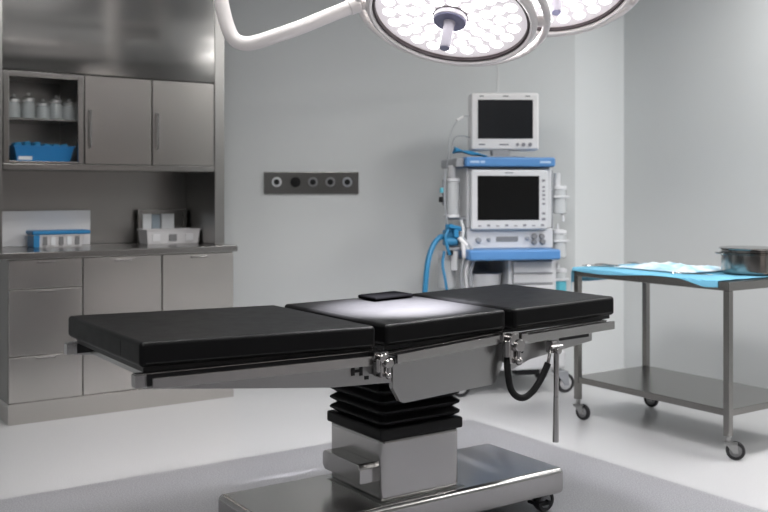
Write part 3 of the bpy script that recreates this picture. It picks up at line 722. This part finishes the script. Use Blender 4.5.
# crumpled wrap
def wrap(u, v):
    a_ = (u-.5)*2; b_ = (v-.5)*2
    rr = max(abs(a_), abs(b_))
    x = 4.19 + .17*b_ + .02*noise.noise((u*5, v*5, 1)); y = 3.42 + .24*a_ + .02*noise.noise((u*5, v*5, 9))
    n_ = noise.noise((u*4.2, v*4.2, 4.)) + .5*noise.noise((u*10, v*10, 7.))
    z = .852 + (1-rr**4)*max(0, .018+.024*n_) + .001
    return (x, y, z)
m = MB(); m.grid(wrap, 50, 40)
solo('sterile_wrap', m, M['paper'], 'crumpled white and pale blue sterile wrap lying on the blue drape', 'wrap', loc=(4.19, 3.42, .8475), solid=.003, ang=60)
# instruments
def forceps(x, y, z, rz, label):
    T = Matrix.Translation((x, y, z)) @ Matrix.Rotation(rz, 4, 'Z')
    m = MB(T)
    for s_ in (-1, 1):
        m.tube([(0, .004*s_, .004), (.05, .006*s_, .004), (.10, .010*s_, .004), (.13, .014*s_, .004)], .0034, 8, 4)
        m.tube([(0, .004*s_, .004), (-.03, .003*s_, .004), (-.06, .001*s_, .004)], .003, 8, 3, taper=.0015)
        m.torus(.012, .003, Matrix.Translation((.144, .018*s_, .004)), 20, 8)
    m.cyl((0, 0, 0), (0, 0, .009), .006, n=12)
    return solo('forceps', m, M['chrome'], label, 'forceps', 'forceps on the blue drape', loc=(x, y, z))
forceps(4.02, 3.70, .8475, 1.9, 'steel forceps lying on the drape at the far left end of the trolley')
forceps(4.10, 3.72, .8475, 1.5, 'steel forceps second from the far left end of the trolley, beside the white wrap')
forceps(4.30, 3.70, .8475, 1.2, 'steel forceps behind the white wrap, towards the right wall')
forceps(4.03, 3.10, .8475, 1.75, 'steel forceps lying between the white wrap and the steel pot')

# pot
px, py, pz_ = 4.315, 3.025, .8475
pt = empty('steel_pot', (px, py, pz_), 'round polished steel pot with rolled rim and side handles on the trolley', 'pot')
T = Matrix.Translation((px, py, pz_))
MB(T).lathe([(0, 0), (.122, 0), (.134, .006), (.139, .018), (.140, .100), (.146, .104), (.146, .108), (.140, .112), (.139, .122), (.134, .122), (.134, .02), (0, .006)], n=56).build('pot_body', M['pot'], pt)
MB(T).lathe([(0, .126), (.10, .125), (.132, .123), (.149, .1255), (.151, .129), (.148, .133), (.13, .132), (.10, .134), (0, .135)], n=56).build('lid', M['pot'], pt)
for sgn in (0, PI):
    a_ = math.radians(146)+sgn
    d = Vector((math.cos(a_), math.sin(a_), 0)); s2_ = Vector((-d.y, d.x, 0))
    MB(T).tube([d*.139+s2_*.05+Vector((0, 0, .100)), d*.158+s2_*.045+Vector((0, 0, .103)), d*.168+Vector((0, 0, .104)), d*.158-s2_*.045+Vector((0, 0, .103)), d*.139-s2_*.05+Vector((0, 0, .100))], .005, 10, 6).build('handle', M['pot'], pt)

# ------------------------------------------------------------------ lights
def area(name, loc, size, sizey, power, col=(1, 1, 1), rot=(0, 0, 0), spread=PI, shape='RECTANGLE'):
    l = bpy.data.lights.new(name, 'AREA'); l.shape = shape; l.size = size; l.size_y = sizey; l.energy = power; l.color = col; l.spread = spread
    o = bpy.data.objects.new(name, l); COL.objects.link(o); o.location = loc; o.rotation_euler = rot
    return o
for x, y, p, sx, sy in ((1.6, 3.4, 28, 1.15, .45), (.6, 1.2, 30, 1.15, .45), (.2, -.8, 26, 1.15, .45), (4.5, 2.7, 40, 1.15, .45), (4.97, .6, 24, .45, 1.15), (-.9, 3.2, 9, 1.15, .45)):
    area('ceiling_troffer', (x, y, CE-.012), sx, sy, p, (1., .985, .97))
area('ceiling_tube', (3.2, 1.1, CE-.012), 2.2, .05, 1.6)
sl = bpy.data.lights.new('surgical_lamp_beam', 'SPOT'); sl.energy = 4000; sl.color = (.97, .95, 1.); sl.spot_size = math.radians(40); sl.spot_blend = 1.; sl.shadow_soft_size = .03
so = bpy.data.objects.new('surgical_lamp_beam', sl); COL.objects.link(so); so.location = L1 @ Vector((0, 0, .175))
so.rotation_euler = (Vector((2.13, 3.03, .83)) - so.location).to_track_quat('-Z', 'Y').to_euler()
for T_, e_ in ((L1, 14), (L2, 58)):
    l_ = bpy.data.lights.new('surgical_lamp_flood', 'SPOT'); l_.energy = e_; l_.color = (1., .98, 1.); l_.spot_size = math.radians(150); l_.spot_blend = .5; l_.shadow_soft_size = .12
    o_ = bpy.data.objects.new('surgical_lamp_flood', l_); COL.objects.link(o_); o_.location = T_ @ Vector((0, 0, .20))
    o_.rotation_euler = Vector((.15, .1, -1)).to_track_quat('-Z', 'Y').to_euler()
w = bpy.data.worlds.new('world'); sc.world = w; w.use_nodes = True
w.node_tree.nodes['Background'].inputs['Color'].default_value = (.5, .52, .54, 1)
w.node_tree.nodes['Background'].inputs['Strength'].default_value = .05

# ------------------------------------------------------------------ camera
cam = bpy.data.cameras.new('camera'); co = bpy.data.objects.new('camera', cam); COL.objects.link(co)
co.location = (0, 0, 1.27); co.rotation_euler = (PI/2, 0, math.radians(55.9-90))
cam.sensor_width = 36; cam.lens = 959/768*36; cam.shift_y = -65/768
cam.clip_start = .05
cam.dof.use_dof = True; cam.dof.focus_distance = 3.35; cam.dof.aperture_fstop = 3.2
sc.camera = co
vs = sc.view_settings; vs.view_transform = 'Standard'; vs.look = 'None'; vs.gamma = 1; vs.exposure = .41
try: vs.use_curve_mapping = False
except Exception: pass
sc.cycles.max_bounces = 10
